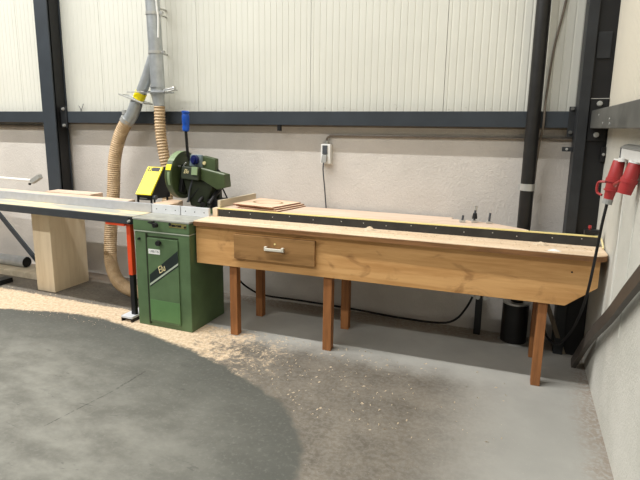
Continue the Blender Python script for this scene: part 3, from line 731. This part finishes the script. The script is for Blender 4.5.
# drainpipe
dp = thing('drainpipe', 'black plastic drainpipe on the back wall going down behind the bench', 'pipe', (-.47, -.165, 0))
MB().cyl((0,.03,.30),(0,.03,4.2),.048,seg=28).build('pipe', M['pvc'], dp, True)
cl = MB().cyl((0,.03,1.195),(0,.03,1.245),.0535,seg=28).box(-.062,.062,.02,.04,1.20,1.24).build('pipe_clamp', M['zinc'], dp, True)
MB().cyl((0,.075,1.22),(0,.16,1.22),.008,seg=8).build('stud', M['zinc'], cl)
MB().cyl((-.005,.03,0),(-.005,.03,.32),.096,seg=36).build('floor_sleeve', M['black'], dp, True)
MB().cyl((-.005,.03,.318),(-.005,.03,.332),.098,seg=36).build('sleeve_ring', M['zinc'], dp, True)
ri = MB()
n = 36
vs = []; fs = []
for k in range(n):
    a = 2*PI*k/n; w1 = .097; w2 = .112 + .008*math.sin(5*a)
    for r, z in ((w1,.012),(w2,.0005),(w1,.0005)): vs.append((-.005+r*math.cos(a), .03+min(r*math.sin(a), .105), z))
for k in range(n):
    j = (k+1) % n
    fs += [(3*k,3*k+1,3*j+1,3*j),(3*k+1,3*k+2,3*j+2,3*j+1),(3*k+2,3*k,3*j,3*j+2)]
ri.add(vs, fs).build('mortar_ring', M['greyp'], dp)
tag(MB().tube(cr([(-.30,-.045,2.75),(-.33,-.045,2.5),(-.375,-.05,2.2),(-.395,-.07,1.9),(-.40,-.125,1.80),(-.40,-.125,1.66),(-.412,-.06,1.55),(-.42,-.04,1.4),(-.425,-.04,1.2),(-.43,-.04,.9),(-.43,-.035,.5)],.03), .008, 8).build('cable', M['flash'], None, True),
    'thin brown cable hanging beside the black drainpipe', 'cable')

# conduit post behind the bench with its cable
po = thing('conduit_post', 'short black square conduit post against the back wall behind the bench', 'post', (-.75, -.08, 0))
MB().box(-.026,.026,-.035,.035,0,.40).build('post', M['black'], po, bev=.004)
for x in (-.052, -.01, .045):
    MB().cyl((x,-.06,.322),(x,-.02,.322),.018,seg=14).build('clip', M['zinc'], po, True)
tag(MB().tube(cr([(-.80,-.14,.322),(-.84,-.11,.22),(-.92,-.10,.10),(-1.05,-.09,.045),(-1.4,-.07,.03),(-1.9,-.06,.045),(-2.35,-.06,.05),(-2.7,-.08,.06),(-2.86,-.10,.12),(-2.95,-.14,.22),(-3.0,-.2,.36)],.03), .009, 10).build('cable', M['rubber'], None, True),
    'black cable sagging along the foot of the wall behind the bench legs', 'cable')
tag(MB().bar((-.124,-.245,.004),(-.30,-.268,.47), .032, .018, (1,0,0)).build('stick', M['stick'], bev=.002), 'thin grey stick leaning under the right end of the bench', 'stick')

# ------------------------------------------------------------------ right wall: sockets, plug and cable
so = thing('wall_inlet_box', 'pale grey box with conduits on the right wall above the red sockets', 'box', (0, -1.2, 1.45))
MB().box(-.034,0,-.42,.175,.045,.100).build('housing', M['white'], so, bev=.006)
MB().prism([(-.036,.100),(-.036,.106),(-.02,.118),(0,.122),(0,.100)], 'y', -.43, .18).build('box_cap', M['greyp'], so)
MB().tube([(-.03,.10,.03),(-.03,.10,.05)], .024, 14).tube([(-.02,-.12,.03),(-.02,-.12,.05)], .024, 14).build('socket_neck', M['white'], so, True)
MB().box(-.036,-.003,.1755,.190,.03,.104).build('box_side', M['dgreyp'], so)
for yy in (.13, -.20):
    MB().cyl((.001,yy,-.85),(.001,yy,.05),.008,seg=12).build('conduit', M['wall_r'], so, True)

def socket(name, label, top, bot, parts):
    o = thing(name, label, 'socket', top)
    A = Vector((0,0,0)); B = Vector(bot) - Vector(top)
    def at(t): return A + B*t
    return o, at
s1, at = socket('red_socket', 'red industrial socket with a plug in it hanging at the right wall nearest the corner', (-.040,-1.05,1.482), (-.074,-1.05,1.248), None)
MB().tube([at(0), at(.03), at(.40), at(.44)], [.027,.030,.036,.036], 22).build('socket_body', M['red'], s1, True)
MB().tube([at(.42), at(.50)], [.040,.040], 22).build('socket_collar', M['red'], s1, True)
MB().tube([at(0), at(-.03)], [.028,.028], 22).build('white_rim', M['white'], s1, True)
pg = thing('red_plug', 'red plug with a grey cable nut pushed up into the left red socket', 'plug', tuple(Vector((-.040,-1.05,1.482)) + at(.52)))
B = Vector((-.074,-1.05,1.248)) - Vector((-.040,-1.05,1.482))
def ap(t): return B*(t-.52)
MB().tube([ap(.505), ap(.70), ap(.74), ap(.90)], [.033,.031,.027,.024], 22).build('plug_body', M['red'], pg, True)
MB().tube([ap(.68), ap(.71)], [.036,.036], 22).build('plug_collar', M['red'], pg, True)
MB().tube([ap(.90), ap(1.02)], [.026,.025], 12).build('cable_nut', M['greyp'], pg, False)
MB().tube(cr([ap(.50)+Vector((-.036,.0,0)), ap(.52)+Vector((-.065,.02,0)), ap(.65)+Vector((-.066,.03,0)), ap(.78)+Vector((-.056,.03,0)), ap(.82)+Vector((-.035,.01,0))],.01), .007, 8).build('plug_lever', M['red'], pg, True)
s2, at = socket('red_socket', 'empty red industrial socket with a flap, nearer the camera on the right wall', (-.030,-1.42,1.490), (-.062,-1.42,1.344), None)
MB().tube([at(0), at(.04), at(.50)], [.028,.030,.034], 22).build('socket_body', M['red'], s2, True)
MB().tube([at(.50), at(.64)], [.0385,.0385], 22).build('socket_collar', M['red'], s2, True)
MB().tube([at(.64), at(1.0)], [.035,.031], 22).build('flap_cover', M['red'], s2, True)
MB().tube([at(0), at(-.04)], [.031,.031], 22).build('white_rim', M['white'], s2, True)
MB().tube([at(.58)+Vector((-.034,.0,0)), at(.74)+Vector((-.045,.05,0)), at(.80)+Vector((-.035,.085,0))], .008, 8).build('flap_catch', M['red'], s2, True)
tag(MB().tube(cr([(-.0745,-1.05,1.242),(-.086,-1.045,1.12),(-.090,-1.0,.969),(-.108,-.985,.722),(-.113,-.80,.504),(-.134,-.60,.303),(-.184,-.45,.155),(-.242,-.335,.142),(-.275,-.28,.21),(-.29,-.27,.36),(-.29,-.27,.50)],.02), .008, 10).build('cable', M['rubber'], None, True),
    'black cable hanging from the red plug down behind the right end of the bench', 'cable')

# leaning steel channel
cp = [(-.075,-.42,.012),(-.055,-.848,.375),(-.045,-1.344,.698),(-.045,-1.651,.907),(-.045,-1.874,1.053),(-.045,-2.4,1.40)]
P = cr(cp, .08); m = MB(); vs = []; fs = []
prof = [(-.036,-.012),(.036,-.012),(.036,.014),(.030,.014),(.030,-.006),(-.030,-.006),(-.030,.014),(-.036,.014)]  # (across, out of wall)
for i, q in enumerate(P):
    d = (P[min(i+1,len(P)-1)] - P[max(i-1,0)]).normalized()
    out = Vector((-1,0,0)); out = (out - d*out.dot(d)).normalized(); ac = d.cross(out)
    for u, v_ in prof: vs.append(q + ac*u - out*v_)
k_ = len(prof)
for i in range(len(P)-1):
    for k in range(k_):
        fs.append((i*k_+k, i*k_+(k+1) % k_, (i+1)*k_+(k+1) % k_, (i+1)*k_+k))
fs += [tuple(range(k_)), tuple((len(P)-1)*k_+k for k in range(k_-1,-1,-1))]
tag(m.add(vs, fs).build('steel_channel', paint('brown_grey_steel', (74, 68, 62), .5, .1, .12)), 'brownish grey steel channel leaning along the right wall down to the floor', 'channel')

# ------------------------------------------------------------------ light: three long lamp rows of the hall
def row(y, power, x0=-15.0, x1=-1.5):
    l = bpy.data.lights.new('lamp_row', 'AREA'); l.shape = 'RECTANGLE'; l.size = x1-x0; l.size_y = .12
    l.energy = power; l.color = (1.0, .993, .97)
    o = bpy.data.objects.new('lamp_row', l); COL.objects.link(o); o.location = ((x0+x1)/2, y, 7.8)
row(-3.07, 1380); row(-9.2, 1130); row(-15.3, 200)
w = bpy.data.worlds.new('hall'); SC.world = w; w.use_nodes = True
bg = w.node_tree.nodes['Background']; bg.inputs[0].default_value = (1, .97, .92, 1); bg.inputs[1].default_value = .012

# ------------------------------------------------------------------ camera
cd = bpy.data.cameras.new('camera'); cam = bpy.data.objects.new('camera', cd); COL.objects.link(cam)
F = Vector((-0.36600549, 0.91159211, -0.18718922)); Rv = Vector((0.92718014, 0.37446274, 0.01070712)); U = Vector((-0.07985591, 0.16963926, 0.98226552))
mw = Matrix((Rv, U, -F)).transposed().to_4x4(); mw.translation = (-.5477, -4.2751, 1.65)
cam.matrix_world = mw
cd.sensor_width = 36; cd.lens = 514.5/640*36; cd.shift_x = .0161; cd.shift_y = -.0253; cd.clip_end = 100
SC.camera = cam
vs_ = SC.view_settings
vs_.view_transform = 'Standard'; vs_.look = 'None'; vs_.gamma = 1.0; vs_.exposure = 0.0; vs_.use_curve_mapping = False
SC.cycles.use_denoising = True
SC.cycles.max_bounces = 8
